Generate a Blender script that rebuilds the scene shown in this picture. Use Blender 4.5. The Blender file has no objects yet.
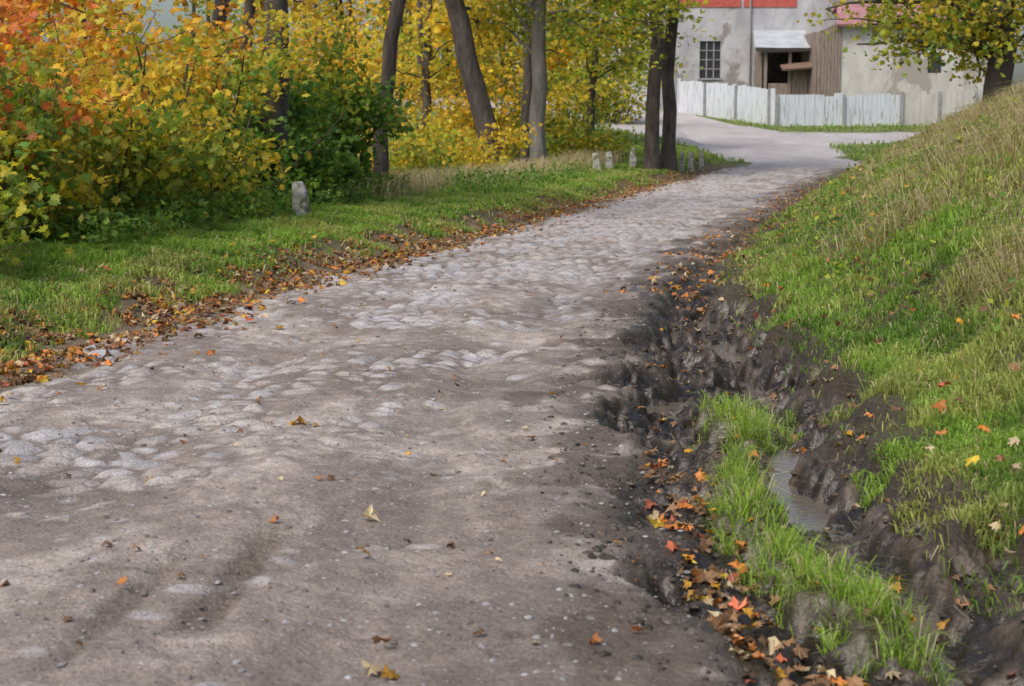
import bpy, math, numpy as np, bmesh
from mathutils import Vector
rng=np.random.default_rng(7)
sc=bpy.context.scene
# ---------------------------------------------------------------- noise
def h2(ix,iy,seed):
    a=(ix.astype(np.int64)*374761393+iy.astype(np.int64)*668265263+seed*1442695041)&0xFFFFFFFF
    a=((a^(a>>13))*1274126177)&0xFFFFFFFF
    a=((a^(a>>16))*2246822519)&0xFFFFFFFF
    a=a^(a>>15)
    return (a&0xFFFFFF)/float(0xFFFFFF)
def vn(x,y,seed=0):
    x=np.asarray(x,float);y=np.asarray(y,float)
    ix=np.floor(x);iy=np.floor(y);fx=x-ix;fy=y-iy
    fx=fx*fx*fx*(fx*(fx*6-15)+10);fy=fy*fy*fy*(fy*(fy*6-15)+10)
    a=h2(ix,iy,seed);b=h2(ix+1,iy,seed);c=h2(ix,iy+1,seed);d=h2(ix+1,iy+1,seed)
    return (a*(1-fx)+b*fx)*(1-fy)+(c*(1-fx)+d*fx)*fy
def fbm(x,y,seed=0,o=4):
    s=0;a=.5;t=0
    for i in range(o):
        cx,sx=math.cos(.7*i),math.sin(.7*i)
        X=(x*cx-y*sx);Y=(x*sx+y*cx)
        s=s+a*vn(X*2**i+17.3*i,Y*2**i-9.1*i,seed+i);t+=a;a*=.5
    return s/t
def ridge(x,y,seed): return 1-np.abs(2*vn(x,y,seed)-1)
def ss(a,b,x):
    t=np.clip((x-a)/(b-a),0,1);return t*t*(3-2*t)
def mix(a,b,t): 
    t=np.asarray(t)[...,None];return a*(1-t)+b*t
# ---------------------------------------------------------------- layout
LY=[2,5,10.4,13,17.4,23.8,32.7,47.6,57,60];LX=[-3.5,-3.5,-3.34,-3.05,-2.28,-.91,.97,4.04,7.6,8.2]
RY=[2,4.6,6,8.45,10.6,14.1,20.9,30.8,47.5,57,60];RX=[.7,.67,.55,.6,.71,1.12,2.3,4.7,8.4,11.9,12.6]
BY=[2,4.6,5.5,6.2,7.25,9.8,12.1,15.8,20.9,32.7,50,57,60];BX=[2.1,1.9,1.77,1.72,1.63,1.95,2.05,2.1,2.8,5.4,9.7,13.2,14]
def sm(Y,a,b):
    return (np.interp(Y-.8,a,b)+np.interp(Y,a,b)*2+np.interp(Y+.8,a,b))/4
def Lf(Y): return sm(Y,LY,LX)
def Rf(Y): return sm(Y,RY,RX)
def Bf(Y): return sm(Y,BY,BX)
PY=[-50,45,50,57,65,72,80,90,110,160,1200];PZ=[0,0,.15,.5,.98,1.45,2.1,3.0,4.4,6,6]
def prof(Y): return (np.interp(Y-1.5,PY,PZ)+np.interp(Y,PY,PZ)+np.interp(Y+1.5,PY,PZ))/3
POLY=np.array([(7.6,55),(8.5,59.5),(6.8,66),(4.8,72),(2,80),(-8,90),(-22,96),(-22,103),(-8,98),(5,93),(8.8,88),(10.6,81),(12.4,76),(17,75.5),(30,75),(30,71.5),(16.5,70),(13.2,68.5),(12.6,64),(12.6,58),(12.3,55)])
def inpoly(X,Y):
    ins=np.zeros(X.shape,bool);n=len(POLY);j=n-1
    for i in range(n):
        xi,yi=POLY[i];xj,yj=POLY[j]
        c=((yi>Y)!=(yj>Y))&(X<(xj-xi)*(Y-yi)/(yj-yi+1e-9)+xi)
        ins^=c;j=i
    return ins
ISL=[(1.42,9.7,.22),(1.36,9.2,.22),(1.3,8.8,.12),(1.08,7.6,.1),(1.04,7.1,.14),(1.02,6.7,.14),(1.05,6.3,.16),(1.08,5.95,.18),(1.14,5.6,.18),(1.25,5.25,.16)]
def island(X,Y):
    v=np.zeros(X.shape)
    for (a,b,r) in ISL:
        d=np.hypot(X-a,(Y-b)*.8)/r
        v=np.maximum(v,1-ss(.6,1.25,d+ (vn(X*14,Y*14,5)-.5)*.6))
    return v
def cobble(X,Y):
    Y=Y+.16*np.sin(X*1.1+.7)+.1*(vn(X*2.5,Y*2.5,61)-.5)
    X=X+.09*(vn(X*3,Y*3,60)-.5)
    cx,cy=.20,.155
    gx=X/cx;gy=Y/cy;ix=np.floor(gx);iy=np.floor(gy)
    F1=np.full(X.shape,9.);F2=np.full(X.shape,9.);ID=np.zeros(X.shape);I2=np.zeros(X.shape)
    for dx in (-1,0,1):
        for dy in (-1,0,1):
            jx=ix+dx;jy=iy+dy
            px=jx+.1+.8*h2(jx,jy,11);py=jy+.14+.72*h2(jx,jy,12)
            w=.78+.5*h2(jx,jy,14)
            d=np.hypot(gx-px,gy-py)*w
            near=d<F1
            F2=np.where(near,F1,np.minimum(F2,d))
            ID=np.where(near,h2(jx,jy,13),ID);I2=np.where(near,(gx-px)*(h2(jx,jy,15)-.5)+(gy-py)*(h2(jx,jy,16)-.5),I2);F1=np.where(near,d,F1)
    return F2-F1,ID,I2
def terrain(X,Y,detail=True):
    X=np.asarray(X,float);Y=np.asarray(Y,float)
    w=(fbm(X*.9,Y*.9,30,3)-.5)
    L=Lf(Y)+w*.9;R=Rf(Y)+(fbm(X*1.6,Y*1.6,31,4)-.5)*.75;B=Bf(Y)+(fbm(X*1.9,Y*1.9,32,4)-.5)*.8
    far=ss(55,60,Y)
    z=prof(Y)
    dl=L-X
    vz=.19*ss(.3,1.2,dl)+.04*np.clip(dl,0,3.5)
    drop=np.minimum(np.maximum(dl-3.9,0)*.38,4.5)
    z=z+np.where(dl>0,vz-drop*(1-ss(56,70,Y)),0)
    u=np.clip((X-L)/(R-L),0,1)
    z=z+.05*np.sin(np.pi*u)*(1-far)
    t=np.clip((X-R)/np.maximum(B-R,.05),0,1)
    ds=(1-.75*ss(15,24,Y))*(1-.6*ss(28,40,Y))*(1-far)
    inD=(X>R)&(X<B)
    pool=np.sin(Y*3.3+2*vn(Y*.8,Y*0+3.,33))*.045
    z=z-ds*(.08*np.sin(np.pi*t)**.8+(.15+pool)*np.exp(-((t-.7)/.17)**2)+(.10-pool)*np.exp(-((t-.25)/.14)**2)*ss(8,9.5,Y))*inD
    db=X-B
    bank=(.17*ss(0,.22,db)*(1-.5*ss(14,20,Y))+.46*np.clip(db,0,4.8)*ss(0,1.4,db)+.05*np.clip(db-4.8,0,20))
    z=z+np.where(db>0,bank*(1-ss(49,60,Y)),0)
    z=z+(fbm(X*.35,Y*.35,40,3)-.5)*.14
    isl=island(X,Y); z=z+isl*.12
    if not detail: return z
    roadm=ss(-.15,.25,X-L)*(1-ss(-.15,.15,X-R))*(1-far)
    mud=ss(-.2,.1,X-R)*(1-ss(-.05,.12,X-B))*(1-far)
    e,ID,tl=cobble(X,Y)
    dome=np.clip(e*1.8,0,1)**.7
    hs=.050*dome*(.45+.55*ID)+tl*.03*dome
    big=fbm(X*.8,Y*.55,50,3);med=fbm(X*1.7,Y*1.1,57,5)
    zone=.33+.67*ss(6.2,12,Y+(big-.5)*7)
    zone=np.maximum(zone,.9*ss(.1,1.2,-X-1.0+(big-.5)*2.5)*ss(6.0,7.4,Y+(med-.5)*2))
    zone=zone*(1-.75*ss(-.9,.0,X-R+(big-.5)))
    zone=np.clip(zone-.6*ss(.40,.60,med)*(1-.45*ss(13,19,Y)),0,1)
    hd=.056*(1-zone*.82)+(fbm(X*2.0,Y*2.0,51,4)-.5)*.026
    st=ss(-.001,.006,hs-hd)
    grit=fbm(X*16,Y*14,52,4)
    rd=np.maximum(hs,hd)+(grit-.5)*.013*(1-st*.65)+(fbm(X*6,Y*6,53,3)-.5)*.022*(1-st)
    rut=-.04*np.exp(-((u-.76)/.07)**2)-.035*np.exp(-((u-.36)/.08)**2)
    pit=-.05*np.exp(-(((X+2.25)/.22)**2+((Y-7.35)/.3)**2))
    tread=np.exp(-(np.abs((X+.98-.05*(Y-5.5))/.075)**4))*ss(4.8,5.0,Y)*(1-ss(6.1,6.4,Y))
    tread2=np.exp(-(np.abs((X+1.27-.09*(Y-5.5))/.055)**4))*ss(4.3,4.8,Y)*(1-ss(5.7,6.0,Y))*.6
    tread3=np.exp(-((X+.05-.02*(Y-5.5))/.09)**2)*ss(5,6.5,Y)*(1-ss(9,10,Y))*.35
    tr_=tread+tread2+tread3
    rd=rd*(1-.6*np.clip(tr_,0,1))+.6*np.clip(tr_,0,1)*.03+rut+pit+tr_*(-.012+.012*np.sign(np.sin(Y*85+np.abs(X+.98)*55)))
    z=z+roadm*rd*np.where(Y<60,1,0)
    wx=X+.34*fbm(X*2,Y*2,74,3);wy=Y+.7*fbm(X*1.7,Y*1.7,75,3)
    r1=fbm((wx-Rf(Y))*2.6,wy*1.3,71,3);b2=1-ridge(wx*6.5,wy*5,76);b3=1-ridge(wx*14+wy*7,wy*12-wx*4,77);b4=1-ridge(wx*33,wy*27+wx*6,78)
    m2=fbm(X*9,Y*7,72,5)
    amp=.72+.75*np.exp(-((Y-11)/3.8)**2);amp=amp*(1-.72*ss(15,22,Y))
    churn=((r1-.5)*.17+b2*.085+b3*.050+b4*.018+(m2-.5)*.10-.075)*amp
    z=z+mud*churn*(1-isl*.7)
    cob2=(1-roadm)*(1-mud)
    z=z+cob2*(fbm(X*5,Y*5,80,3)-.5)*.07*(1-far)
    return z,dict(L=L,R=R,B=B,road=roadm,mud=mud,isl=isl,st=st,ID=ID,e=e,zone=zone,r1=r1,r2=b2,r3=b3,m2=m2,far=far,tread=tr_,dl=dl,db=db,t=t,big=big,med=med,hd=hs-hd,pit=-pit/.05,grit=grit)
def TZ(x,y): return float(terrain(np.array([x]),np.array([y]),False)[0])
# ---------------------------------------------------------------- mesh helper
def mesh_obj(name,V,F,mat,col=None,attrs=None,smooth=False,parent=None):
    V=np.ascontiguousarray(V,np.float32);F=np.ascontiguousarray(F,np.int32)
    me=bpy.data.meshes.new(name);k=F.shape[1]
    me.vertices.add(len(V));me.vertices.foreach_set("co",V.ravel())
    me.loops.add(F.size);me.loops.foreach_set("vertex_index",F.ravel())
    me.polygons.add(len(F));me.polygons.foreach_set("loop_start",np.arange(0,F.size,k,dtype=np.int32))
    me.update(calc_edges=True)
    me.polygons.foreach_set("use_smooth",np.full(len(F),bool(smooth)))
    if col is not None:
        a=me.color_attributes.new("Col",'FLOAT_COLOR','POINT')
        c=np.ones((len(V),4),np.float32);c[:,:3]=np.clip(col,0,1);a.data.foreach_set("color",c.ravel())
    if attrs:
        for kx,v in attrs.items():
            a=me.attributes.new(kx,'FLOAT','POINT');a.data.foreach_set("value",np.ascontiguousarray(v,np.float32))
    me.materials.append(mat)
    ob=bpy.data.objects.new(name,me);sc.collection.objects.link(ob)
    if parent: ob.parent=parent
    return ob
def empty(name,loc=(0,0,0)):
    e=bpy.data.objects.new(name,None);sc.collection.objects.link(e);return e
# ---------------------------------------------------------------- materials
def newmat(name):
    m=bpy.data.materials.new(name);m.use_nodes=True;nt=m.node_tree;nt.nodes.clear()
    o=nt.nodes.new('ShaderNodeOutputMaterial');return m,nt,o
def N(nt,t,**kw):
    n=nt.nodes.new(t)
    for k,v in kw.items():
        if k in n.inputs: n.inputs[k].default_value=v
        else: setattr(n,k,v)
    return n
def noise(nt,scale,detail=5,rough=.6,vec=None,dist=0):
    n=N(nt,'ShaderNodeTexNoise');n.inputs['Scale'].default_value=scale;n.inputs['Detail'].default_value=detail;n.inputs['Roughness'].default_value=rough;n.inputs['Distortion'].default_value=dist
    if vec is None:
        g=nt.nodes.get('GEO') or N(nt,'ShaderNodeNewGeometry');g.name='GEO';vec=g.outputs['Position']
    nt.links.new(vec,n.inputs['Vector']);return n
def ground_mat(name,bumpd=.012,var=.5,fine=90,spec=.5):
    m,nt,o=newmat(name);l=nt.links
    b=N(nt,'ShaderNodeBsdfPrincipled');l.new(b.outputs[0],o.inputs[0]);b.inputs['Specular IOR Level'].default_value=spec
    a=N(nt,'ShaderNodeVertexColor',layer_name='Col')
    n1=noise(nt,fine,5,.7);n2=noise(nt,9,5,.65)
    mr=N(nt,'ShaderNodeMapRange');mr.inputs[1].default_value=.3;mr.inputs[2].default_value=.7;mr.inputs[3].default_value=1-var;mr.inputs[4].default_value=1+var
    l.new(n1.outputs[0],mr.inputs[0])
    mr2=N(nt,'ShaderNodeMapRange');mr2.inputs[1].default_value=.3;mr2.inputs[2].default_value=.7;mr2.inputs[3].default_value=1-var*.5;mr2.inputs[4].default_value=1+var*.5
    l.new(n2.outputs[0],mr2.inputs[0])
    mu=N(nt,'ShaderNodeMath',operation='MULTIPLY');l.new(mr.outputs[0],mu.inputs[0]);l.new(mr2.outputs[0],mu.inputs[1])
    vm=N(nt,'ShaderNodeVectorMath',operation='SCALE');l.new(a.outputs[0],vm.inputs[0]);l.new(mu.outputs[0],vm.inputs['Scale'])
    l.new(vm.outputs[0],b.inputs['Base Color'])
    at=N(nt,'ShaderNodeAttribute',attribute_name='rough');l.new(at.outputs['Fac'],b.inputs['Roughness'])
    bu=N(nt,'ShaderNodeBump');bu.inputs['Strength'].default_value=.8;bu.inputs['Distance'].default_value=bumpd
    l.new(n1.outputs[0],bu.inputs['Height'])
    bu2=N(nt,'ShaderNodeBump');bu2.inputs['Strength'].default_value=.6;bu2.inputs['Distance'].default_value=bumpd*3
    l.new(noise(nt,28,4,.6).outputs[0],bu2.inputs['Height']);l.new(bu.outputs[0],bu2.inputs['Normal'])
    l.new(bu2.outputs[0],b.inputs['Normal']);return m
def leaf_mat(name,tr=.45,rough=.45,spec=.3):
    m,nt,o=newmat(name);l=nt.links
    a=N(nt,'ShaderNodeVertexColor',layer_name='Col')
    b=N(nt,'ShaderNodeBsdfPrincipled');b.inputs['Roughness'].default_value=rough;b.inputs['Specular IOR Level'].default_value=spec
    t=N(nt,'ShaderNodeBsdfTranslucent');mx=N(nt,'ShaderNodeMixShader');mx.inputs[0].default_value=tr
    l.new(a.outputs[0],b.inputs['Base Color'])
    g=N(nt,'ShaderNodeVectorMath',operation='MULTIPLY');g.inputs[1].default_value=(1.3,1.3,.7)
    l.new(a.outputs[0],g.inputs[0]);l.new(g.outputs[0],t.inputs[0])
    l.new(b.outputs[0],mx.inputs[1]);l.new(t.outputs[0],mx.inputs[2]);l.new(mx.outputs[0],o.inputs[0]);return m
def proc_mat(name,c1,c2,scale=4,rough=.8,bump=.02,stretch=(1,1,1),c3=None,s3=1.0,fine=30,lo=.35,hi=.65):
    m,nt,o=newmat(name);l=nt.links
    b=N(nt,'ShaderNodeBsdfPrincipled');b.inputs['Roughness'].default_value=rough;l.new(b.outputs[0],o.inputs[0])
    g=N(nt,'ShaderNodeNewGeometry');g.name='GEO';mp=N(nt,'ShaderNodeMapping');mp.inputs['Scale'].default_value=stretch
    l.new(g.outputs['Position'],mp.inputs[0])
    n=noise(nt,scale,7,.65,mp.outputs[0],.3);r=N(nt,'ShaderNodeValToRGB')
    r.color_ramp.elements[0].position=lo;r.color_ramp.elements[1].position=hi
    r.color_ramp.elements[0].color=(*c1,1);r.color_ramp.elements[1].color=(*c2,1)
    l.new(n.outputs[0],r.inputs[0]);out=r.outputs[0]
    if c3:
        n3=noise(nt,s3,5,.6,mp.outputs[0],.5);r3=N(nt,'ShaderNodeValToRGB');r3.color_ramp.elements[0].position=.56;r3.color_ramp.elements[1].position=.6
        l.new(n3.outputs[0],r3.inputs[0]);mx=N(nt,'ShaderNodeMixRGB');mx.inputs[2].default_value=(*c3,1)
        l.new(r3.outputs[0],mx.inputs[0]);l.new(out,mx.inputs[1]);out=mx.outputs[0]
    l.new(out,b.inputs['Base Color'])
    nb=noise(nt,fine,5,.7,mp.outputs[0]);bu=N(nt,'ShaderNodeBump');bu.inputs['Distance'].default_value=bump;bu.inputs['Strength'].default_value=.8
    l.new(nb.outputs[0],bu.inputs['Height']);l.new(bu.outputs[0],b.inputs['Normal']);return m
M_road=ground_mat('road_surface',.011,.36,65)
M_mud=ground_mat('mud',.006,.4,45,.6)
M_soil=ground_mat('soil',.02,.5,40)
M_leaf=leaf_mat('leaves',.5);M_grass=leaf_mat('grass_blades',.4,.55,.2);M_litter=leaf_mat('fallen_leaves',.15,.5,.35)
M_bark=proc_mat('bark',(.04,.033,.028),(.12,.10,.09),6,.9,.05,(1,1,.25),fine=22)
M_bark2=proc_mat('bark_grey',(.12,.115,.105),(.24,.23,.21),6,.9,.04,(1,1,.25),fine=22)
M_twig=proc_mat('twig',(.05,.035,.025),(.12,.09,.06),9,.8,.01)
# ---------------------------------------------------------------- ground sheet
def grow(start,step,end,ratio,mx):
    o=[start]
    while o[-1]<end:
        o.append(o[-1]+step);step=min(step*ratio,mx)
    return o
sf=list(np.arange(-3.1,3.1,.019))
right=grow(3.1,.03,16,1.05,.35);right=right+grow(right[-1]+1,1.5,1200,1.3,200)
S=np.array([-v for v in right[::-1]]+sf[1:]+right)
rowsY=[-400,-150,-60,-25,-10,-4,0,2,3]+list(np.arange(3.6,14,.0175))+list(np.arange(14,30,.034))+list(np.arange(30,50,.08))+list(np.arange(50,100,.33))+grow(100,1,1400,1.2,200)
Yv=np.array(rowsY)
C=(Lf(Yv)+Bf(Yv))/2
YY=np.repeat(Yv[:,None],len(S),1);XX=C[:,None]+S[None,:]
Z,D=terrain(XX,YY)
n_,m_=XX.shape
V=np.stack([XX,YY,Z],-1).reshape(-1,3)
dirt=np.array([.50,.43,.38]);dirt2=np.array([.30,.248,.215]);stone=np.array([.44,.435,.45]);gap=np.array([.14,.112,.092])
mudc=np.array([.024,.018,.013]);mudd=np.array([.095,.070,.050]);soil=np.array([.10,.09,.045]);litter=np.array([.21,.15,.095])
c=mix(dirt,dirt2,ss(.38,.64,fbm(XX*1.6,YY*1.1,90,6)))
c=c*(0.70+.62*fbm(XX*7,YY*5,91,5))[...,None]
c=mix(c,dirt2*.7,ss(.56,.72,D['grit'])*.45)
streak=fbm(XX*7,YY*.7,102,3);c=mix(c,dirt2*.85,ss(.55,.75,streak)*.3)
inr=D['zone']*(1-D['st'])
c=mix(c,gap,inr*.8*ss(-.004,.014,-D['hd']))
stc=mix(stone*.60,stone*1.15,D['ID'])*np.array([1,.985,.98]);dust=ss(.36,.62,fbm(XX*2.6,YY*1.9,99,5));stc=mix(stc,dirt*.84,dust*.75*(1-.4*ss(9,14,YY)))
c=mix(c,stc,D['st']*(.45+.5*D['zone']))
c=mix(c,gap*.75,np.clip(D['tread'],0,1)*.7);c=mix(c,gap*.7,np.clip(D['pit'],0,1)*.7)
c=mix(c,dirt2*.5,ss(-.9,0,XX-D['R'])*ss(.3,.6,fbm(XX*4,YY*4,93,4)))
damp=np.exp(-((XX-D['R']+.75)/.45)**2)*ss(.35,.6,fbm(XX*1.5,YY*.6,100,3));c=mix(c,c*.74,damp)
spill=ss(.52,.6,fbm(XX*3,YY*2.2,103,4)+.22*ss(-.9,-.05,XX-D['R'])-.12)*ss(-1.0,-.3,XX-D['R']);c=mix(c,mudd*1.2,spill*.8)
roadcol=c
mc=mix(mudc,mudd,ss(.42,.72,D['m2']*.4+D['r1']*.3+D['r3']*.3))
mc=mix(mc,litter*.75,ss(16,26,YY)*.6)
base=mix(soil,soil*.6,fbm(XX*3,YY*3,94,3))
lit=ss(-.3,.2,D['dl'])*(1-ss(.5,1.2,D['dl']));base=mix(base,litter,lit*.8)
cc=mix(base,roadcol,D['road']);cc=mix(cc,mc,D['mud']);cc=mix(cc,soil*.8,D['isl'])
edge=ss(-.05,.05,D['db'])*(1-ss(.1,.3,D['db']));cc=mix(cc,mudc*2,edge*(1-ss(14,20,YY)))
ip=inpoly(XX+(vn(XX*.6,YY*.6,95)-.5)*1.0,YY+(vn(XX*.6,YY*.6,96)-.5)*1.0)
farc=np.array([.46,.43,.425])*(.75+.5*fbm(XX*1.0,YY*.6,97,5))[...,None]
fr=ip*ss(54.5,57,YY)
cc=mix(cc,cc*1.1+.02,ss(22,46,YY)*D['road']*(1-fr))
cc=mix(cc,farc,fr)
gfar=(1-ip)*ss(55,60,YY);cc=mix(cc,np.array([.14,.18,.045])*(.7+.6*fbm(XX,YY,98,3))[...,None],gfar)
wet=D['mud']*ss(.35,.6,1-D['m2'])*(1-ss(18,26,YY)*.5)
stream=np.exp(-((XX-(D['R']-.2-.03*(YY-15)))/.16)**2)*ss(12,14,YY)*(1-ss(24,30,YY))*D['road']*ss(.4,.5,fbm(XX*2,YY*1,101,3))
rough=.92-.45*D['mud']*(1-ss(20,28,YY))-.36*wet-stream*.5-.36*D['st']*D['road']*D['zone']-.3*spill
cc=mix(cc,cc*.6,stream)
roadsel=(D['road']>.5)|(fr>.5);mudsel=(D['mud']>.5)&(~roadsel)
lab=np.where(roadsel,1,np.where(mudsel,2,0))[:-1,:-1].ravel()
idx=np.arange(n_*m_).reshape(n_,m_)
F=np.stack([idx[:-1,:-1],idx[:-1,1:],idx[1:,1:],idx[1:,:-1]],-1).reshape(-1,4)
cf=cc.reshape(-1,3);rf=np.clip(rough,.12,1).ravel()
def sub(name,sel,mat):
    f=F[sel];u,inv=np.unique(f,return_inverse=True)
    return mesh_obj(name,V[u],inv.reshape(-1,4),mat,cf[u],{'rough':rf[u]},True)
sub('ground',lab==0,M_soil);sub('cobblestone_road',lab==1,M_road);sub('muddy_ditch',lab==2,M_mud)
# ---------------------------------------------------------------- puddles (flooded hollows)
M_wat,nt,o=newmat('puddle_water');b=N(nt,'ShaderNodeBsdfPrincipled');b.inputs['Base Color'].default_value=(.15,.125,.10,1);b.inputs['Roughness'].default_value=.05;b.inputs['Specular IOR Level'].default_value=1.0;nt.links.new(b.outputs[0],o.inputs[0])
bu=N(nt,'ShaderNodeBump');bu.inputs['Distance'].default_value=.004;nt.links.new(noise(nt,22,3).outputs[0],bu.inputs['Height']);nt.links.new(bu.outputs[0],b.inputs['Normal'])
def dil(m):
    o_=m.copy();o_[1:]|=m[:-1];o_[:-1]|=m[1:];o_[:,1:]|=m[:,:-1];o_[:,:-1]|=m[:,1:];return o_
npd=0
for (y0,y1) in [(5.0,6.2),(6.2,7.3),(7.3,8.4),(8.4,9.6),(9.6,10.7),(10.7,12),(12,13.3),(13.3,15),(15,17),(17,19),(19,22)]:
    ym=(y0+y1)/2;xa,xb=float(Rf(ym))-.2,float(Bf(ym))+.2
    gx,gy=np.meshgrid(np.arange(xa,xb,.018),np.arange(y0-.8,y1+.8,.022));tz,_=terrain(gx,gy)
    done=np.zeros(tz.shape,bool)
    for rep in range(3):
        inn=np.zeros(tz.shape,bool);inn[37:-37,6:-6]=True;inn&=~done
        t2=np.where(inn,tz,9);s0=np.unravel_index(np.argmin(t2),tz.shape);zm=tz[s0];good=None
        for dz in (.15,.13,.11,.095,.08,.07,.06,.05,.042,.035,.028,.02):
            m=np.zeros(tz.shape,bool);m[s0]=True;ok=tz<zm+dz;okk=True
            for _ in range(400):
                m2_=dil(m)&ok
                if (m2_==m).all(): break
                m=m2_
                if m[0].any() or m[-1].any() or m[:,0].any() or m[:,-1].any(): okk=False;break
            if okk: good=(m,dz);break
        if good is None: break
        m,dz=good
        if m.sum()<50: done|=dil(dil(dil(dil(m))));continue
        m=dil(dil(m));done|=m;ii=np.arange(m.size).reshape(m.shape)
        q=m[:-1,:-1]&m[1:,:-1]&m[:-1,1:]&m[1:,1:]
        f=np.stack([ii[:-1,:-1][q],ii[:-1,1:][q],ii[1:,1:][q],ii[1:,:-1][q]],-1)
        if len(f)<10: continue
        u_,inv=np.unique(f,return_inverse=True)
        vv=np.stack([gx.ravel()[u_],gy.ravel()[u_],np.full(len(u_),zm+dz)],-1);mesh_obj('puddle',vv,inv.reshape(-1,4),M_wat,smooth=True);npd+=1
print('puddles',npd)
# ---------------------------------------------------------------- leaves
hm=[(.26,-.1),(.27,.08),(.55,.24),(.38,.36),(.46,.6),(.2,.56)]
MAPLE=np.array([(0,.3),(0,-.02)]+hm+[(0,.95)]+[(-a,b) for a,b in hm[::-1]])
OVAL=np.array([(0,.0),(.34,.4),(0,1),(-.34,.4)])
def leaves(P,nrm,size,col,simple=False,curl=.3):
    n=len(P);nrm=nrm/np.linalg.norm(nrm,axis=1,keepdims=True)
    r=rng.normal(size=(n,3));t=np.cross(nrm,r);t/=np.linalg.norm(t,axis=1,keepdims=True)+1e-9;bt=np.cross(nrm,t)
    T=OVAL if simple else MAPLE;k=len(T)
    x=T[:,0][None,:]*(.7+.45*rng.random((n,1)));y=(T[:,1]-.35)[None,:]
    cu=(rng.random((n,1))*2-.6)*curl;cv=(rng.random((n,1))*2-.7)*curl
    z=-cu*np.abs(x)-cv*y*y+ (0 if simple else rng.normal(size=(n,k))*curl*.12)
    s=size[:,None]
    W=P[:,None,:]+ (x*s)[...,None]*t[:,None,:]+(y*s)[...,None]*bt[:,None,:]+(z*s)[...,None]*nrm[:,None,:]
    base=(np.arange(n)*k)[:,None]
    if simple: F=base+np.array([[0,1,2,3]])
    else:
        f=np.array([[0,i,i+1 if i<k-1 else 1] for i in range(1,k)])
        F=(base[:,:,None]+f[None]).reshape(-1,3)
    c=np.repeat(col[:,None,:],k,1)
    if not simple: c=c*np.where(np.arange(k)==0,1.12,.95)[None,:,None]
    return W.reshape(-1,3),F,c.reshape(-1,3)
def tube(pts,rad,seg=8,rough=0):
    pts=np.array(pts,float);n=len(pts);tan=np.gradient(pts,axis=0);tan/=np.linalg.norm(tan,axis=1,keepdims=True)+1e-9
    up=np.array([1,0,.01]);a=np.cross(tan,up);a/=np.linalg.norm(a,axis=1,keepdims=True)+1e-9;b=np.cross(tan,a)
    th=np.linspace(0,2*np.pi,seg,endpoint=False);R=np.array(rad)[:,None]*(1+rough*(rng.random((n,seg))-.5))
    V=pts[:,None,:]+R[...,None]*(np.cos(th)[None,:,None]*a[:,None,:]+np.sin(th)[None,:,None]*b[:,None,:])
    i=np.arange(n-1)[:,None]*seg;j=np.arange(seg)[None,:];j2=(j+1)%seg
    F=np.stack([i+j,i+j2,i+seg+j2,i+seg+j],-1).reshape(-1,4);return V.reshape(-1,3),F
class Acc:
    def __init__(s): s.V=[];s.F=[];s.C=[];s.n=0
    def add(s,V,F,C=None):
        s.V.append(V);s.F.append(F+s.n);s.n+=len(V)
        if C is not None: s.C.append(C)
    def obj(s,name,mat,smooth=False,parent=None):
        if not s.V: return None
        return mesh_obj(name,np.vstack(s.V),np.vstack(s.F),mat,np.vstack(s.C) if s.C else None,None,smooth,parent)
YEL=np.array([.76,.54,.055]);GOLD=np.array([.74,.39,.04]);ORG=np.array([.78,.29,.07]);RED=np.array([.72,.20,.10]);LIME=np.array([.40,.46,.06]);GRN=np.array([.14,.27,.045]);DGR=np.array([.07,.16,.035]);BRN=np.array([.28,.16,.08]);OLV=np.array([.34,.34,.07])
def palcol(pal,n):
    cs=np.array([p[0] for p in pal]);w=np.array([p[1] for p in pal],float);w/=w.sum()
    return cs[rng.choice(len(cs),n,p=w)]
def wig(p0,d,L,n=6,w=.15,sag=0.):
    pts=[np.array(p0,float)];d=np.array(d,float);d/=np.linalg.norm(d)
    for i in range(n):
        d=d+rng.normal(size=3)*w;d[2]-=sag;d/=np.linalg.norm(d);pts.append(pts[-1]+d*L/n)
    return pts
def foliage_along(acc,pts,n,sig,pal,size,simple):
    if n<=0:return
    pts=np.array(pts);tt=rng.random(n)**.7*(len(pts)-1);i=np.minimum(tt.astype(int),len(pts)-2);f=(tt-i)[:,None]
    P=pts[i]*(1-f)+pts[i+1]*f+rng.normal(size=(n,3))*sig*np.array([1,1,.7])
    cl=palcol(pal,1)[0];lc=palcol(pal,n);col=cl*.6+lc*.4;col=col*(.6+.75*rng.random((n,1)))
    nr=rng.normal(size=(n,3))*.8+np.array([0,-.35,.7])
    v,f2,c=leaves(P,nr,size*(.55+.75*rng.random(n)),col,simple);acc.add(v,f2,c)
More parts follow.
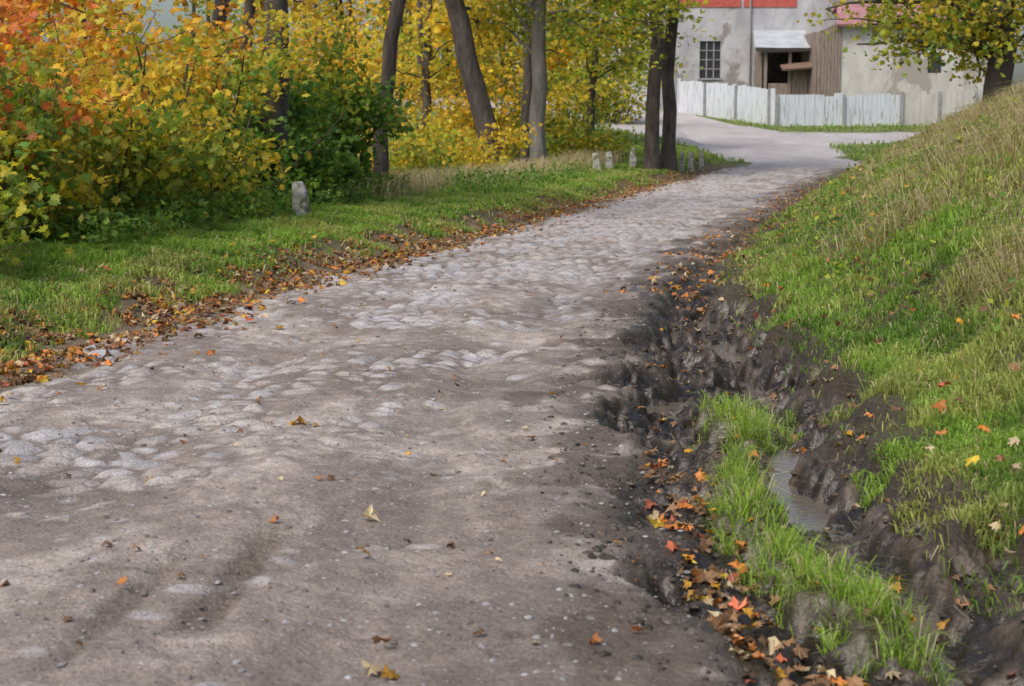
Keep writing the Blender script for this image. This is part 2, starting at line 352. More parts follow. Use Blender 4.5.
def tree(name,base,top,r0,H,limbs,zr,Ll,pal,leaf,nl,bark,simple=False,bend=None,sig=.33,dirbias=(0,0,0),subs=5,r1=.4,sag=.05):
    par=empty(name);W=Acc();A=Acc()
    b=np.array([base[0],base[1],TZ(base[0],base[1])-.25]);t=b+np.array([top[0],top[1],H])
    n=14;tr=[]
    for i in range(n+1):
        f=i/n;p=b*(1-f)+t*f
        if bend is not None: p=p+np.array(bend)*math.sin(math.pi*f)
        p=p+np.array([rng.normal()*.05,rng.normal()*.05,0])*(f>0);tr.append(p)
    rad=[r0*(1-(1-r1)*(i/n)) *(1.4 if i==0 else 1) for i in range(n+1)]
    W.add(*tube(tr,rad,12,.12));tr=np.array(tr)
    for k in range(limbs):
        z=zr[0]+(zr[1]-zr[0])*rng.random();f=min(z/H,.98)*n;i=min(int(f),n-1);p=tr[i]*(1-(f-i))+tr[i+1]*(f-i)
        th=rng.random()*2*np.pi;d=np.array([math.cos(th),math.sin(th),.25+.5*rng.random()])+np.array(dirbias)
        L=Ll*(.6+.6*rng.random());pl=wig(p,d,L,7,.16,sag);rr=max(.025,r0*.28*(.5+.5*rng.random()))
        W.add(*tube(pl,np.linspace(rr,rr*.25,8),6))
        hi=.55 if z>8 else 1.0
        foliage_along(A,pl[3:],int(nl/3*hi),sig,pal,leaf,simple)
        for q in range(subs):
            i0=rng.integers(2,7);th=rng.random()*2*np.pi;sd=np.array([math.cos(th),math.sin(th),-.1+.5*rng.random()])
            ps=wig(pl[i0],sd,L*.4*(.6+.8*rng.random()),5,.2,.08);W.add(*tube(ps,np.linspace(rr*.35,.006,6),4))
            foliage_along(A,ps,int(nl/subs*hi),sig*.8,pal,leaf,simple)
    W.obj('trunk_and_limbs',bark,True,par);A.obj('foliage',M_leaf,False,par);return par
def shrub(name,x,y,r,H,pal,leaf,n,stems=14,simple=False,toppal=None,sig=.22):
    par=empty(name);W=Acc();A=Acc();b=np.array([x,y,TZ(x,y)-.1])
    for k in range(stems):
        th=rng.random()*2*np.pi;rr=r*math.sqrt(rng.random());h=H*(.4+.6*rng.random())*(1-.35*(rr/r)**2)
        p0=b+np.array([math.cos(th),math.sin(th),0])*rr*.35
        tgt=b+np.array([math.cos(th)*rr,math.sin(th)*rr,h]);d=tgt-p0
        pl=wig(p0,d,np.linalg.norm(d),8,.09);W.add(*tube(pl,np.linspace(.035,.008,9),5))
        for q in range(8):
            i0=rng.integers(1,9);a2=rng.random()*2*np.pi
            ps=wig(pl[i0],(math.cos(a2),math.sin(a2),.1+.4*rng.random()),r*.42*(.5+.8*rng.random()),4,.2,.06)
            W.add(*tube(ps,np.linspace(.01,.004,5),4))
            P=pal if (toppal is None or pl[i0][2]-b[2]<H*.5+rng.normal()*.4) else toppal
            foliage_along(A,ps,n//(stems*8),sig,P,leaf,simple)
    W.obj('stems',M_twig,True,par);A.obj('foliage',M_leaf,False,par);return par
pY=[(YEL,6),(GOLD,2),(LIME,3)];pO=[(ORG,5),(GOLD,2),(RED,4),(YEL,1)];pYG=[(YEL,4),(LIME,5),(OLV,2),(GRN,4)];pG=[(GRN,6),(DGR,3),(LIME,2)];pYO=[(YEL,4),(GOLD,4),(ORG,3),(LIME,2)];pM=[(GRN,6),(OLV,2),(LIME,3),(YEL,2)]
S_='maple_shrub'
shrub(S_,-5.7,14.6,1.2,2.0,pM,.10,3200,toppal=pYG)
shrub(S_,-6.6,16.5,1.8,4.0,pM,.12,4500,toppal=pO)
shrub(S_,-5.9,18.3,1.5,2.7,pM,.12,4500,toppal=pYG)
shrub(S_,-6.8,19.8,1.8,4.8,pO,.12,5500,toppal=pO)
shrub(S_,-5.5,21,1.6,3.4,pM,.12,6000,toppal=pY)
shrub(S_,-5.2,23.8,1.7,4.8,pM,.12,5500,toppal=pYO)
shrub(S_,-4.9,26.5,1.7,4.6,pG,.12,6000,toppal=pYG)
shrub(S_,-4.5,28.2,1.4,3.2,pG,.12,5500,toppal=pG)
shrub(S_,-3.3,31.2,1.35,3.9,pG,.12,7000,toppal=pM)
shrub(S_,-8.7,25,2.5,6.5,pO,.14,4500,toppal=pO)
shrub(S_,-7.5,31,2.6,7,pY,.14,5000,toppal=pYO)
shrub(S_,-4.0,36,1.4,3.2,pY,.13,2000)
shrub(S_,-2.3,43,2.0,2.6,pYG,.14,3500,toppal=pY)
shrub(S_,-.9,50.5,2.2,3.0,pYG,.16,3500,toppal=pY)
shrub(S_,2.2,57,2.0,2.6,pYG,.17,2500)
shrub(S_,-5.0,56,3,6,pY,.19,4000)
shrub(S_,-2.0,64,3,5.5,pY,.22,3500,simple=True,sig=.35)
shrub(S_,1.6,66,2.2,5.5,pYG,.22,3000,simple=True,sig=.35)
shrub(S_,4.2,77,2.6,5.0,pYG,.25,3000,simple=True,sig=.4)
shrub(S_,-7,72,4,8,pY,.26,4000,simple=True,sig=.45)
T_='maple_tree'
tree(T_,(-3.95,27.6),(-.2,.3),.24,13,14,(3.3,12),3.2,pYO,.14,150,M_bark,dirbias=(-.1,.1,.1))
tree(T_,(-2.75,33.5),(1.9,.3),.17,12,12,(3.6,11),3,pY,.14,150,M_bark,bend=(-.3,0,0))
tree(T_,(-.3,50),(-3.6,.5),.36,15,16,(4.4,13),4,pY,.18,180,M_bark,sig=.4)
tree(T_,(.8,51),(.15,.3),.27,15,18,(4.0,13),4,pYG,.18,190,M_bark2,sig=.4)
tree(T_,(4.42,52),(.4,.2),.24,15,22,(3.8,13),3.6,pYG,.18,190,M_bark,sig=.4,dirbias=(-.9,0,0))
tree(T_,(5.04,52.8),(.3,.4),.24,15,14,(6.2,13),3.2,pYG,.18,160,M_bark,sig=.4)
tree(T_,(-6.2,34),(.3,.3),.2,13,12,(3,12),3,pYO,.15,130,M_bark)
tree(T_,(-4.9,29.2),(.5,.3),.13,12,8,(4.5,11),2.5,pY,.15,120,M_bark)
tree(T_,(-9.5,30),(.3,.3),.2,13,12,(3,12),3,pO,.15,150,M_bark)
tree(T_,(.4,60),(.5,.3),.2,14,16,(2.5,12),4,pY,.2,170,M_bark,sig=.45)
tree(T_,(3.0,63),(.5,.3),.17,13,16,(2.5,10),3.0,pYG,.2,170,M_bark,sig=.45)
tree(T_,(-3.5,64),(.5,.3),.2,14,16,(3,12),4,pY,.22,160,M_bark,sig=.45)
tree(T_,(10.4,35),(-.5,.3),.30,11,44,(1.2,6.5),3.1,pYG,.13,200,M_bark,dirbias=(-.7,-.1,-.25),sag=.03)
# distant woods
A=Acc();W=Acc()
for k in range(60):
    x=-55+62*rng.random();y=85+45*rng.random()
    if x>3: y=110+20*rng.random()
    hz=11+7*rng.random();zb=float(prof(np.array([y]))[0])-3
    W.add(*tube([(x,y,zb-1),(x,y,zb+hz*.8)],[.25,.12],6))
    pal=[pY,pYG,pM,pYO,pY][rng.integers(5)]
    for q in range(20):
        cz=zb+hz*(.1+.9*rng.random());cr=2.6*math.sqrt(max(.1,1-(cz-zb)/hz*.7));th=rng.random()*6.28
        cpt=np.array([x+cr*math.cos(th)*rng.random(),y+cr*math.sin(th)*rng.random(),cz])
        foliage_along(A,[cpt,cpt+rng.normal(size=3)*.6],40,.75,pal,.42,True)
par=empty('distant_trees');A.obj('foliage',M_leaf,False,par);W.obj('trunks',M_bark,True,par)
# ---------------------------------------------------------------- grass
def blades(X,Y,H,Wd,col,lean=.35,tipc=1.25,zoff=0,root=.5):
    n=len(X);z=terrain(X,Y)[0]-.01+zoff;th=rng.random(n)*2*np.pi;le=H*lean*(.3+1.2*rng.random(n));dx=np.cos(th)*le;dy=np.sin(th)*le
    a=rng.random(n)*np.pi;wx=np.cos(a)*Wd/2;wy=np.sin(a)*Wd/2*.6
    P=np.zeros((n,5,3))
    P[:,0]=np.stack([X-wx,Y-wy,z],-1);P[:,1]=np.stack([X+wx,Y+wy,z],-1)
    mx_,my_,mz=X+dx*.3,Y+dy*.3,z+H*.6
    P[:,2]=np.stack([mx_+wx*.8,my_+wy*.8,mz],-1);P[:,3]=np.stack([mx_-wx*.8,my_-wy*.8,mz],-1)
    P[:,4]=np.stack([X+dx,Y+dy,z+H*(1-lean*.45)],-1)
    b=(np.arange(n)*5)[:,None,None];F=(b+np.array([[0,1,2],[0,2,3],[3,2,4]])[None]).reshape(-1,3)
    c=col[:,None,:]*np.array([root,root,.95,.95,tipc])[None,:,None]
    return P.reshape(-1,3),F,c.reshape(-1,3)
GA=np.array([.29,.47,.075]);GB=np.array([.16,.31,.05]);GC=np.array([.50,.52,.17]);STR=np.array([.70,.60,.39]);STR2=np.array([.48,.38,.24])
def gcol(X,Y,dryb=0.,dr=None):
    n=len(X);f=fbm(X*1.1,Y*1.1,120,3);c=mix(GB,GA,ss(.3,.6,f));c=mix(c,GC,ss(.45,.75,fbm(X*1.9,Y*1.9,121,4)+dryb)*.7)
    p=.07+(0 if dr is None else dr)
    c=np.where((rng.random(n)<p)[:,None],mix(STR2,STR,rng.random(n)),c);return c*(.6+.7*rng.random((n,1)))
A=Acc()
n=140000;Y=10.5*(62/10.5)**rng.random(n);d=.35+3.4*rng.random(n);X=Lf(Y)-d
k=(rng.random(n)<ss(.5,1.15,d+(fbm(X*1.7,Y*1.7,122,3)-.5)*1.6)+.04);X,Y,d=X[k],Y[k],d[k]
H=(.05+.10*ss(1,2.4,d)+.10*rng.random(len(X)))*(.3+1.5*fbm(X*2.4,Y*2.4,123,4));
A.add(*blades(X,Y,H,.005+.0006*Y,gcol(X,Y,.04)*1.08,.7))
# island
n=9500;q=rng.integers(len(ISL),size=n);isl=np.array(ISL)[q];rr=isl[:,2]*np.sqrt(rng.random(n))*1.4;th=rng.random(n)*6.283
X=isl[:,0]+rr*np.cos(th);Y=isl[:,1]+rr*np.sin(th)*1.2;k=rng.random(n)<ss(.36,.5,fbm(X*8,Y*6,140,3));X,Y,rr,isl=X[k],Y[k],rr[k],isl[k];n=len(X)
H=(.05+.18*rng.random(n))*(1.25-rr/isl[:,2]*.5)
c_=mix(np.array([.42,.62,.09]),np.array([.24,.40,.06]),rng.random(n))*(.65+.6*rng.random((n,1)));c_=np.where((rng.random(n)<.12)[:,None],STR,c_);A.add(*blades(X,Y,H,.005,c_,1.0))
# right bank
n=290000;Y=4.2*(58/4.2)**rng.random(n);d=-.1+rng.random(n)**1.25*(1.3+Y*.2);X=Bf(Y)+d
k=(rng.random(n)<.04+.96*ss(.02,.42,d+(fbm(X*2.2,Y*2.2,124,4)-.5)*1.2));X,Y,d=X[k],Y[k],d[k]
dr=.5*ss(.9,2.4,d*4/(2.5+Y*.22)+(fbm(X*.9,Y*.9,125,4)-.5)*3.0)
H=(.04+.11*rng.random(len(X))+.10*ss(.8,2.5,d))*(.3+1.4*fbm(X*2.3,Y*2.3,126,4))
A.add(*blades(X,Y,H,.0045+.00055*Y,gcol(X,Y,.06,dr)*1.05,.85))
# far strips
n=9000;Y=58+25*rng.random(n);X=2+22*rng.random(n);k=~inpoly(X,Y);X,Y=X[k],Y[k];A.add(*blades(X,Y,.12+.15*rng.random(len(X)),np.full(len(X),.05),gcol(X,Y),.5))
A.obj('grass',M_grass)
# tall dry grass
A=Acc()
n=130000;Y=5*(56/5)**rng.random(n);d=.4+rng.random(n)*(1.3+Y*.18);X=Bf(Y)+d
k=rng.random(n)<ss(.44,.66,fbm(X*.9,Y*.7,127,4)+.17*(d-1.1-.045*Y))*.85;X,Y=X[k],Y[k];m=len(X)
c_=mix(STR2,STR,rng.random(m))*(.6+.65*rng.random((m,1)));c_=np.where((rng.random(m)<.25)[:,None],GC*.8,c_);c_=np.where((rng.random(m)<.14)[:,None],BRN,c_)
A.add(*blades(X,Y,(.10+.50*rng.random(m)**1.6),.0026+.0004*Y,c_,1.25,1.0))
n=6000;Y=30+24*rng.random(n);X=Lf(Y)-2.6-2.4*rng.random(n);A.add(*blades(X,Y,.35+.5*rng.random(n),.004+.0004*Y,mix(STR2,STR,rng.random(n))*(.8+.4*rng.random((n,1))),.5,1.0))
n=500;Y=5+11*rng.random(n);X=Rf(Y)+.2+(Bf(Y)-Rf(Y))*rng.random(n);A.add(*blades(X,Y,.03+.05*rng.random(n),.003+.0003*Y,mix(STR2,STR,rng.random(n))*.8,2.2,1.0,.01))
A.obj('dry_grass',M_grass)
# weeds along the shrubs
A=Acc();n=15000;Y=11.5*(48/11.5)**rng.random(n);X=Lf(Y)-1.7-.06*(Y-12)*(Y<33)-1.3*rng.random(n);k=fbm(X*1.2,Y*1.2,128,3)>.40;X,Y=X[k],Y[k];m=len(X)
P=np.stack([X,Y,terrain(X,Y,False)+.05+.55*rng.random(m)**1.3*(.3+fbm(X*1.5,Y*1.5,129,3))],-1)
A.add(*leaves(P,rng.normal(size=(m,3))*.6+np.array([0,-.3,.8]),.06+.06*rng.random(m),palcol([(GRN,5),(DGR,2),(np.array([.24,.36,.07]),4),(OLV,1)],m)*(.7+.6*rng.random((m,1))),True))
n=7000;Y=6*(54/6)**rng.random(n);X=Bf(Y)+.6+(.8+.11*Y)*rng.random(n);k=fbm(X*1.1,Y*1.1,130,3)>.53;X,Y=X[k],Y[k];m=len(X)
P=np.stack([X,Y,terrain(X,Y,False)+.03+.3*rng.random(m)**1.5],-1);A.add(*leaves(P,rng.normal(size=(m,3))*.6+np.array([0,-.3,.8]),.025+.0015*Y+.03*rng.random(m),palcol([(GRN,5),(GOLD,.5),(OLV,3),(LIME,2),(BRN,2)],m)*(.7+.6*rng.random((m,1))),True))
A.obj('weeds',M_leaf)
# fallen leaves
LP=[(GOLD*.7,2.5),(ORG*.75,4),(BRN,9),(BRN*.6,5),(YEL*.8,.8),(RED*.6,1),(np.array([.5,.4,.24]),3)]
PALE=np.array([.58,.47,.28])
A=Acc()
def drop(X,Y,smin=.06,smax=.13,lift=.012,simple=False,pal=LP,curl=.8):
    m=len(X);z=terrain(X,Y)[0]+lift;P=np.stack([X,Y,z+rng.random(m)*.02],-1)
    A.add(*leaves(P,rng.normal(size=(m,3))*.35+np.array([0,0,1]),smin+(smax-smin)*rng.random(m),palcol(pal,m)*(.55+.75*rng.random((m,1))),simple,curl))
n=8500;Y=9.3*(55/9.3)**rng.random(n);d=rng.normal(size=n)*.42+.42;X=Lf(Y)-d;k=fbm(X*1.5,Y*1.2,131,3)>.34;drop(X[k],Y[k],.045,.10)
n=500;Y=12+40*rng.random(n);X=Lf(Y)-1-2.5*rng.random(n);drop(X,Y,.05,.10,.06)
n=340;Y=4.6+3.4*rng.random(n);X=Rf(Y)+.05+np.abs(rng.normal(size=n))*.22;drop(X,Y,.03,.08,.015)
n=240;Y=4.7+11*rng.random(n);X=Rf(Y)+.1+1.3*rng.random(n);drop(X,Y,.03,.08,.015)
LPd=[(BRN,6),(BRN*.6,4),(ORG*.5,2),(PALE,2),(GOLD*.7,1.5)]
n=220;Y=4.6*(30/4.6)**rng.random(n);X=Lf(Y)+(Rf(Y)-Lf(Y))*rng.random(n);drop(X,Y,.018,.05,.008,False,LPd)
n=1300;Y=16*(52/16)**rng.random(n);X=Rf(Y)+rng.normal(size=n)*.35+.35;drop(X,Y,.04,.09,.02)
n=350;Y=5*(50/5)**rng.random(n);X=Bf(Y)+3.5*rng.random(n);drop(X,Y,.04,.085,.10)
for (x,y,cx_) in [(-.42,4.66,PALE),(-.36,4.63,GOLD*.7),(-.40,4.85,BRN),(-.55,5.9,GOLD*.7),(-.58,6.5,PALE),(-1.15,8.6,GOLD*.8),(.9,5.3,PALE),(.86,6.0,ORG),(.75,6.6,PALE),(1.5,5.9,GOLD),(1.58,5.75,GOLD),(1.9,6.6,YEL),(2.05,6.3,PALE),(.98,4.9,PALE),(.8,5.6,RED),(.78,7.0,ORG)]: drop(np.array([x]),np.array([y]),.065,.09,.02 if x<1.4 else .06,False,[(cx_,1)])
A.obj('fallen_leaves',M_litter)
# pebbles & mud clods
def ico():
    t=(1+5**.5)/2;v=np.array([(-1,t,0),(1,t,0),(-1,-t,0),(1,-t,0),(0,-1,t),(0,1,t),(0,-1,-t),(0,1,-t),(t,0,-1),(t,0,1),(-t,0,-1),(-t,0,1)],float);v/=np.linalg.norm(v[0])
    f=np.array([(0,11,5),(0,5,1),(0,1,7),(0,7,10),(0,10,11),(1,5,9),(5,11,4),(11,10,2),(10,7,6),(7,1,8),(3,9,4),(3,4,2),(3,2,6),(3,6,8),(3,8,9),(4,9,5),(2,4,11),(6,2,10),(8,6,7),(9,8,1)]);return v,f
iv,if_=ico()
def rocks(name,X,Y,s,col,mat,fl=.6,rg=.8):
    m=len(X);z=terrain(X,Y)[0];V=iv[None]*(.75+.5*rng.random((m,12,1)))*np.stack([s*(.8+.7*rng.random(m)),s*(.8+.7*rng.random(m)),s*fl],-1)[:,None,:]
    V=V+np.stack([X,Y,z],-1)[:,None,:];F=((np.arange(m)*12)[:,None,None]+if_[None]).reshape(-1,3)
    c=np.repeat(col[:,None,:],12,1).reshape(-1,3);mesh_obj(name,V.reshape(-1,3),F,mat,c,{'rough':np.full(m*12,rg)},False)
n=11000;Y=4.5*(22/4.5)**rng.random(n);X=Lf(Y)+(Rf(Y)+.15-Lf(Y))*rng.random(n);s=.002+.012*rng.random(n)**7+.003*rng.random(n)
rocks('gravel',X,Y,s,mix(dirt2*.55,stone*1.0,rng.random(n)**1.5),M_road)
n=3600;Y=4.5*(17/4.5)**rng.random(n);X=Rf(Y)-.45+(Bf(Y)-Rf(Y)+.5)*rng.random(n)**.8;s=.004+.016*rng.random(n)**3
rocks('mud_clods',X,Y,s,mix(mudc,mudd,rng.random(n)),M_mud,.8,.5)
# twigs
A=Acc()
for k in range(60):
    y=4.6*(14/4.6)**rng.random();x=float(Rf(y))+abs(rng.normal())*.4+.05;z=float(terrain(np.array([x]),np.array([y]))[0][0])+.008;th=rng.random()*6.28;L=.06+.18*rng.random()
    pl=[np.array([x,y,z])];
    for i in range(4): th+=rng.normal()*.3;pl.append(pl[-1]+np.array([math.cos(th)*L/4,math.sin(th)*L/4,rng.normal()*.004]))
    A.add(*tube(pl,np.linspace(.0035,.0015,5),5))
A.obj('twigs',M_twig,True)
# ---------------------------------------------------------------- boxes helper
def boxes(name,lst,mat,parent=None,bev=0):
    V=[];F=[];n=0
    for bx in lst:
        (x0,x1,y0,y1,z0,z1)=bx[:6]
        v=np.array([(x,y,z) for z in (z0,z1) for (x,y) in ((x0,y0),(x1,y0),(x1,y1),(x0,y1))],float)
        V.append(v);F.append(np.array([(0,3,2,1),(4,5,6,7),(0,1,5,4),(1,2,6,5),(2,3,7,6),(3,0,4,7)])+n);n+=8
    return mesh_obj(name,np.vstack(V),np.vstack(F),mat,None,None,False,parent)
def prism(name,pts,mat,parent=None,th=.12):
    V=np.array(pts,float);k=len(V);nv=np.cross(V[1]-V[0],V[2]-V[0]);nv/=np.linalg.norm(nv)
    W=np.vstack([V,V-nv*th]);me=bpy.data.meshes.new(name);fs=[list(range(k)),list(range(2*k-1,k-1,-1))]+[[i,i+k,(i+1)%k+k,(i+1)%k] for i in range(k)]
    me.from_pydata([tuple(v) for v in W],[],fs);me.materials.append(mat);ob=bpy.data.objects.new(name,me);sc.collection.objects.link(ob);ob.parent=parent;return ob
# stone posts
M_post=proc_mat('weathered_concrete',(.22,.22,.19),(.52,.51,.48),9,.9,.02,c3=(.14,.16,.07),s3=5)
def post(px,py,h,w,lean):
    z=TZ(px,py);n=7;V=[]
    for i in range(n):
        f=i/(n-1);s=w/2*(1-.18*f)*(1 if i<n-1 else .72);ch=.75
        for (a,b) in [(-1,-ch),(-ch,-1),(ch,-1),(1,-ch),(1,ch),(ch,1),(-ch,1),(-1,ch)]:
            V.append((px+a*s+lean*h*f+rng.normal()*.006,py+b*s+rng.normal()*.006,z-.15+(h+.15)*f+(rng.normal()*.012 if i==n-1 else 0)))
    F=[[i*8+j,i*8+(j+1)%8,(i+1)*8+(j+1)%8,(i+1)*8+j] for i in range(n-1) for j in range(8)]+[[(n-1)*8+j for j in range(8)]]
    me=bpy.data.meshes.new('stone_post');me.from_pydata(V,[],F);me.materials.append(M_post);ob=bpy.data.objects.new('stone_post',me);sc.collection.objects.link(ob)
for (px,py,h,w,l) in [(-3.15,24.6,.62,.25,-.12),(2.62,50,.62,.26,-.1),(3.05,51,.62,.26,-.05),(3.85,52,.68,.26,.02),(5.55,53.5,.62,.18,.05),(5.9,54,.66,.2,.02),(6.4,55,.68,.17,-.06)]: post(px,py,h,w,l)
# ---------------------------------------------------------------- buildings
M_pl=proc_mat('old_plaster',(.34,.34,.36),(.55,.55,.57),.9,.9,.02,(1,1,.6),c3=(.27,.25,.24),s3=.45)
M_cream=proc_mat('cream_plaster',(.46,.44,.42),(.62,.60,.57),1.5,.9,.02,(1,1,.5),c3=(.36,.33,.30),s3=.6)
M_redw=proc_mat('red_paint',(.40,.07,.05),(.52,.12,.09),5,.6,.01)
M_roofp=proc_mat('pink_metal_roof',(.36,.15,.17),(.48,.26,.28),3,.6,.02)
M_roofg=proc_mat('grey_sheet_roof',(.38,.42,.46),(.56,.60,.64),1.2,.5,.02,(1,1,1))
M_glass,nt,o=newmat('window_glass');b=N(nt,'ShaderNodeBsdfPrincipled');b.inputs['Base Color'].default_value=(.04,.045,.055,1);b.inputs['Roughness'].default_value=.12;nt.links.new(b.outputs[0],o.inputs[0])
M_dark=proc_mat('dark_interior',(.03,.025,.022),(.07,.06,.05),4,.9)
M_wood=proc_mat('weathered_wood',(.17,.13,.11),(.34,.28,.24),3,.85,.02,(6,6,.5))
M_wood2=proc_mat('brown_boards',(.15,.09,.065),(.27,.18,.13),3,.85,.02,(.5,6,6))
M_white=proc_mat('white_painted_boards',(.52,.57,.64),(.70,.74,.78),2,.7,.01,(5,5,.6),c3=(.40,.41,.41),s3=1.6)
M_grayt=proc_mat('grey_trim',(.25,.25,.26),(.38,.38,.38),4,.8)
hs_=empty('plaster_house')
Yb=90.
def PX(x,y=Yb): return (x-512)*y/1624
def PZ_(p,y=Yb): return 1.6+(135-p)*y/1624
x0,x1=PX(600),PX(850)
def wall_with_holes(name,x0,x1,z0,z1,y,th,holes,mat,par):
    xs=sorted({x0,x1,*[h[0] for h in holes],*[h[1] for h in holes]});zs=sorted({z0,z1,*[h[2] for h in holes],*[h[3] for h in holes]})
    L=[]
    for i in range(len(xs)-1):
        for j in range(len(zs)-1):
            cx=(xs[i]+xs[i+1])/2;cz=(zs[j]+zs[j+1])/2
            if any(h[0]<cx<h[1] and h[2]<cz<h[3] for h in holes): continue
            L.append((xs[i],xs[i+1],y,y+th,zs[j],zs[j+1]))
    ob=boxes(name,L,mat,par)
    bm=bmesh.new();bm.from_mesh(ob.data);bmesh.ops.remove_doubles(bm,verts=bm.verts,dist=.001)
    seen={}
    for f in bm.faces:
        key=tuple(sorted(v.index for v in f.verts));seen.setdefault(key,[]).append(f)
    kill=[f for v in seen.values() if len(v)>1 for f in v];bmesh.ops.delete(bm,geom=kill,context='FACES_ONLY')
    bm.to_mesh(ob.data);bm.free();return ob
holes=[(PX(697),PX(718),PZ_(79),PZ_(43)),(PX(675),PX(735),PZ_(8),PZ_(8)+2.0),(PX(741),PX(790),PZ_(8),PZ_(8)+2.0),(PX(612),PX(640),PZ_(8),PZ_(8)+2.0)]
wall_with_holes('front_wall',x0,x1,1.5,13,Yb,.4,holes,M_pl,hs_)
boxes('side_and_back_walls',[(x0,x0+.4,Yb+.4,Yb+12,1.5,13),(x1-.4,x1,Yb+.4,Yb+12,1.5,13),(x0+.4,x1-.4,Yb+11.6,Yb+12,1.5,13)],M_pl,hs_)
boxes('interior',[(x0+.5,x1-.5,Yb+1.2,Yb+1.3,1.6,12.9)],M_dark,hs_)
boxes('window_panes',[(h[0],h[1],Yb+.2,Yb+.23,h[2],h[3]) for h in holes],M_glass,hs_)
fr=[]
for i,h in enumerate(holes):
    if 1<=i<=3:
        w=h[1]-h[0];nn=4
        fr+=[(h[0]-.08,h[1]+.08,Yb-.05,Yb+.16,h[2]-.12,h[2]+.45),(h[0]-.08,h[1]+.08,Yb-.05,Yb+.16,h[3]-.1,h[3]+.08)]
        for j in range(nn+1):
            xx=h[0]+w*j/nn;fr.append((xx-.07,xx+.07,Yb-.04,Yb+.15,h[2]+.45,h[3]-.1))
boxes('red_window_frames',fr,M_redw,hs_)
fr=[];h=holes[0]
for j in range(4):
    xx=h[0]+(h[1]-h[0])*j/3;fr.append((xx-.03,xx+.03,Yb+.08,Yb+.14,h[2],h[3]))
for j in range(1,4): zz=h[2]+(h[3]-h[2])*j/4;fr.append((h[0],h[1],Yb+.05,Yb+.077,zz-.02,zz+.02))
fr.append((h[0]-.08,h[1]+.08,Yb-.08,Yb-.003,h[2]-.1,h[2]-.003))
boxes('window_bars',fr,M_grayt,hs_)
prism('roof',[(x0-.5,Yb-.6,12.9),(x1+.5,Yb-.6,12.9),(x1+.5,Yb+6.2,16.5),(x0-.5,Yb+6.2,16.5)],M_roofp,hs_)
prism('roof_back',[(x0-.5,Yb+6.2,16.5),(x1+.5,Yb+6.2,16.5),(x1+.5,Yb+12.8,12.9),(x0-.5,Yb+12.8,12.9)],M_roofp,hs_)
V_,F_=tube([(PX(746),Yb-.12,2.5),(PX(746),Yb-.12,12.8)],[.05,.05],8);mesh_obj('drain_pipe',V_,F_,M_grayt,None,None,True,hs_)
# porch shed
sh=empty('wooden_porch');ys=87.2
def PXs(x): return PX(x,ys)
def PZs(p): return PZ_(p,ys)
prism('roof',[(PXs(750),ys-.4,PZs(49)),(PXs(806),ys-.4,PZs(51)),(PXs(810),Yb-.02,PZs(31)+.1),(PXs(757),Yb-.02,PZs(31)+.1)],M_roofg,sh,.14)
boxes('eaves_board',[(PXs(751),PXs(806),ys-.5,ys-.43,PZs(53.5),PZs(50))],M_dark,sh)
boxes('posts',[(PXs(x)-.08,PXs(x)+.08,ys-.1,ys+.06,2,PZs(53)) for x in (762,786,806)],M_wood,sh)
boxes('opening_shade_panel',[(PXs(762),PXs(810),Yb-.3,Yb-.1,2,PZs(52))],M_dark,sh)  # near-black panel: shade of the porch opening put into its colour
boxes('side_boards',[(PXs(758)-.02,PXs(758)+.06,ys+.1,Yb-.32,2,PZs(52))],M_wood,sh)
boxes('half_wall',[(PXs(765),PXs(785),ys-.02,ys+.05,2,PZs(84)),(PXs(788),PXs(804),ys-.02,ys+.05,2,PZs(70))],M_wood,sh)
prism('canopy',[(PXs(776),ys-1.0,PZs(71)),(PXs(813),ys-1.0,PZs(68)),(PXs(813),ys-.15,PZs(62)),(PXs(776),ys-.15,PZs(66))],M_wood2,sh,.1)
# timber shed and annex
an=empty('annex_house');ya=86.
def PXa(x): return PX(x,ya)
def PZa(p): return PZ_(p,ya)
L=[];xx=PXa(813)
while xx<PXa(834): 
    L.append((xx,xx+.16,ya-.1-.02*rng.random(),ya+.05,2,PZa(34)+.5*(xx-PXa(813))));xx+=.175
boxes('timber_boards',L,M_wood,an)
boxes('side_wall',[(PXa(813)-.2,PXa(813)-.03,ya,Yb-.1,2,PZa(34))],M_wood,an)
holes2=[(PXa(922),PXa(936),PZa(74),PZa(54))]
wall_with_holes('front_wall',PXa(835),PXa(985),1.5,PZa(28),ya-.02,.3,holes2,M_cream,an)
boxes('window_pane',[(holes2[0][0],holes2[0][1],ya+.12,ya+.14,holes2[0][2],holes2[0][3])],M_glass,an)
boxes('walls',[(PXa(835),PXa(835)+.3,ya+.28,ya+6,1.5,PZa(28)),(PXa(985)-.3,PXa(985),ya+.28,ya+6,1.5,PZa(28)),(PXa(835)+.3,PXa(985)-.3,ya+5.7,ya+6,1.5,PZa(28))],M_cream,an)
prism('roof',[(PXa(829),ya-.6,PZa(27)),(PXa(989),ya-.6,PZa(27)),(PXa(989),ya+3.2,PZa(2)),(PXa(843),ya+3.2,PZa(2))],M_roofp,an)
prism('roof_back',[(PXa(843),ya+3.2,PZa(2)),(PXa(989),ya+3.2,PZa(2)),(PXa(989),ya+6.6,PZa(28)),(PXa(831),ya+6.6,PZa(28))],M_roofp,an)
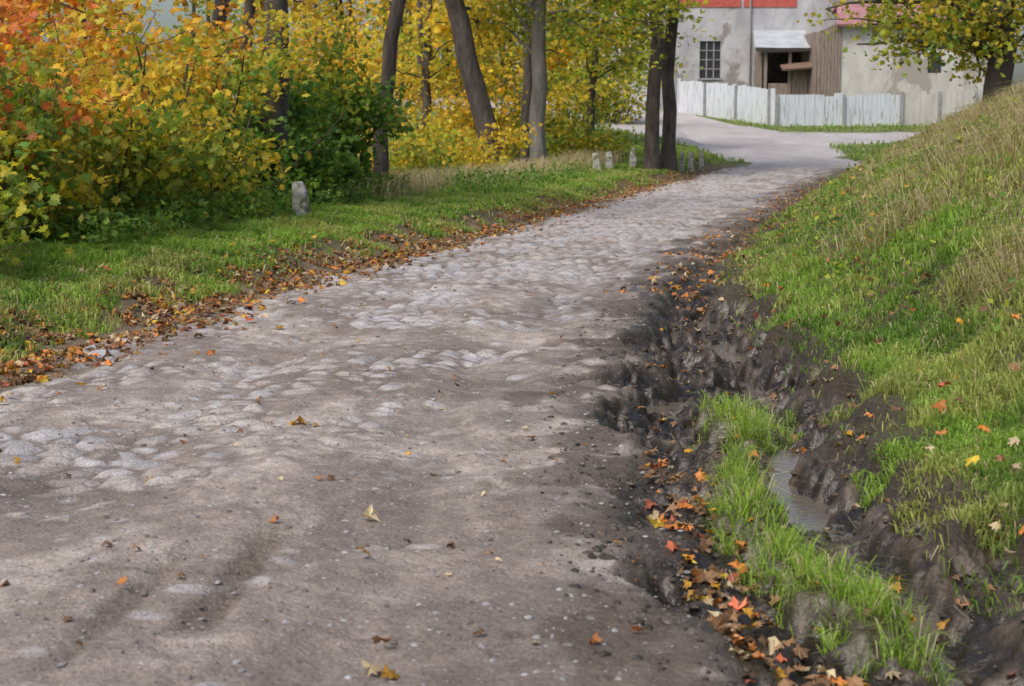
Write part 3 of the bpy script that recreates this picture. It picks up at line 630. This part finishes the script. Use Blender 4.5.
# fences
def fence(name,p,q,h,mat,bw=.5,pe=5,pm=None):
    par=empty(name);p=np.array(p,float);q=np.array(q,float);d=q-p;L=np.linalg.norm(d);d/=L;nrm=np.array([d[1],-d[0]]);V=[];F=[];n=0
    PV=[];PF=[];pn=0;cnt=int(L/bw)
    def obx(c,hw,ht,z0,z1,Vl,Fl,n0):
        v=[(c[0]+d[0]*a*hw+nrm[0]*b*ht,c[1]+d[1]*a*hw+nrm[1]*b*ht,z) for z in (z0,z1) for (a,b) in ((-1,-1),(1,-1),(1,1),(-1,1))]
        Vl.append(np.array(v));Fl.append(np.array([(0,3,2,1),(4,5,6,7),(0,1,5,4),(1,2,6,5),(2,3,7,6),(3,0,4,7)])+n0);return n0+8
    for i in range(cnt):
        c=p+d*(i+.5)*L/cnt;z=TZ(c[0],c[1]);n=obx(c,L/cnt/2-.006,.015+.006*rng.random(),z-.1,z+h+rng.normal()*.035,V,F,n)
        if i%pe==0: pn=obx(c-d*L/cnt/2+nrm*.09,.055,.05,z-.3,z+h+.02,PV,PF,pn)
    mesh_obj('boards',np.vstack(V),np.vstack(F),mat,None,None,False,par);mesh_obj('posts',np.vstack(PV),np.vstack(PF),pm or M_grayt,None,None,False,par)
fence('board_fence',(8.9,88.6),(12.7,79.2),1.75,M_white,.45,7)
fence('board_fence',(12.75,79.1),(18.9,80),1.5,M_white,.45,7)
fence('board_fence',(19,80),(24.5,80.5),1.6,M_cream,.3,6)
# ---------------------------------------------------------------- light, sky, camera
w=bpy.data.worlds.new("World");sc.world=w;w.use_nodes=True;nt=w.node_tree;nt.nodes.clear()
sky=nt.nodes.new('ShaderNodeTexSky');sky.sky_type='NISHITA';sky.sun_disc=False;sky.sun_elevation=math.radians(50);sky.sun_rotation=math.radians(-140)
sky.dust_density=4;sky.air_density=1.0
bg=nt.nodes.new('ShaderNodeBackground');bg.inputs[1].default_value=.15;ow=nt.nodes.new('ShaderNodeOutputWorld')
nt.links.new(sky.outputs[0],bg.inputs[0]);nt.links.new(bg.outputs[0],ow.inputs[0])
sd=bpy.data.lights.new('sun','SUN');sd.energy=2.0;sd.angle=math.radians(16);sd.color=(1,.95,.88);so=bpy.data.objects.new('sun',sd);sc.collection.objects.link(so)
el=math.radians(50);az=math.radians(-140)
dv=Vector((math.sin(az)*math.cos(el),math.cos(az)*math.cos(el),math.sin(el)))
so.rotation_euler=dv.to_track_quat('Z','Y').to_euler()
cd=bpy.data.cameras.new('camera');cd.sensor_width=36;cd.lens=57.1;cd.clip_end=3000;cd.clip_start=.05
cd.dof.use_dof=True;cd.dof.focus_distance=12;cd.dof.aperture_fstop=5.6
co=bpy.data.objects.new('camera',cd);sc.collection.objects.link(co);co.location=(0,0,1.62);co.rotation_euler=(math.radians(90-7.3),0,0);sc.camera=co
sc.view_settings.view_transform='Standard';sc.view_settings.look='None';sc.view_settings.exposure=0
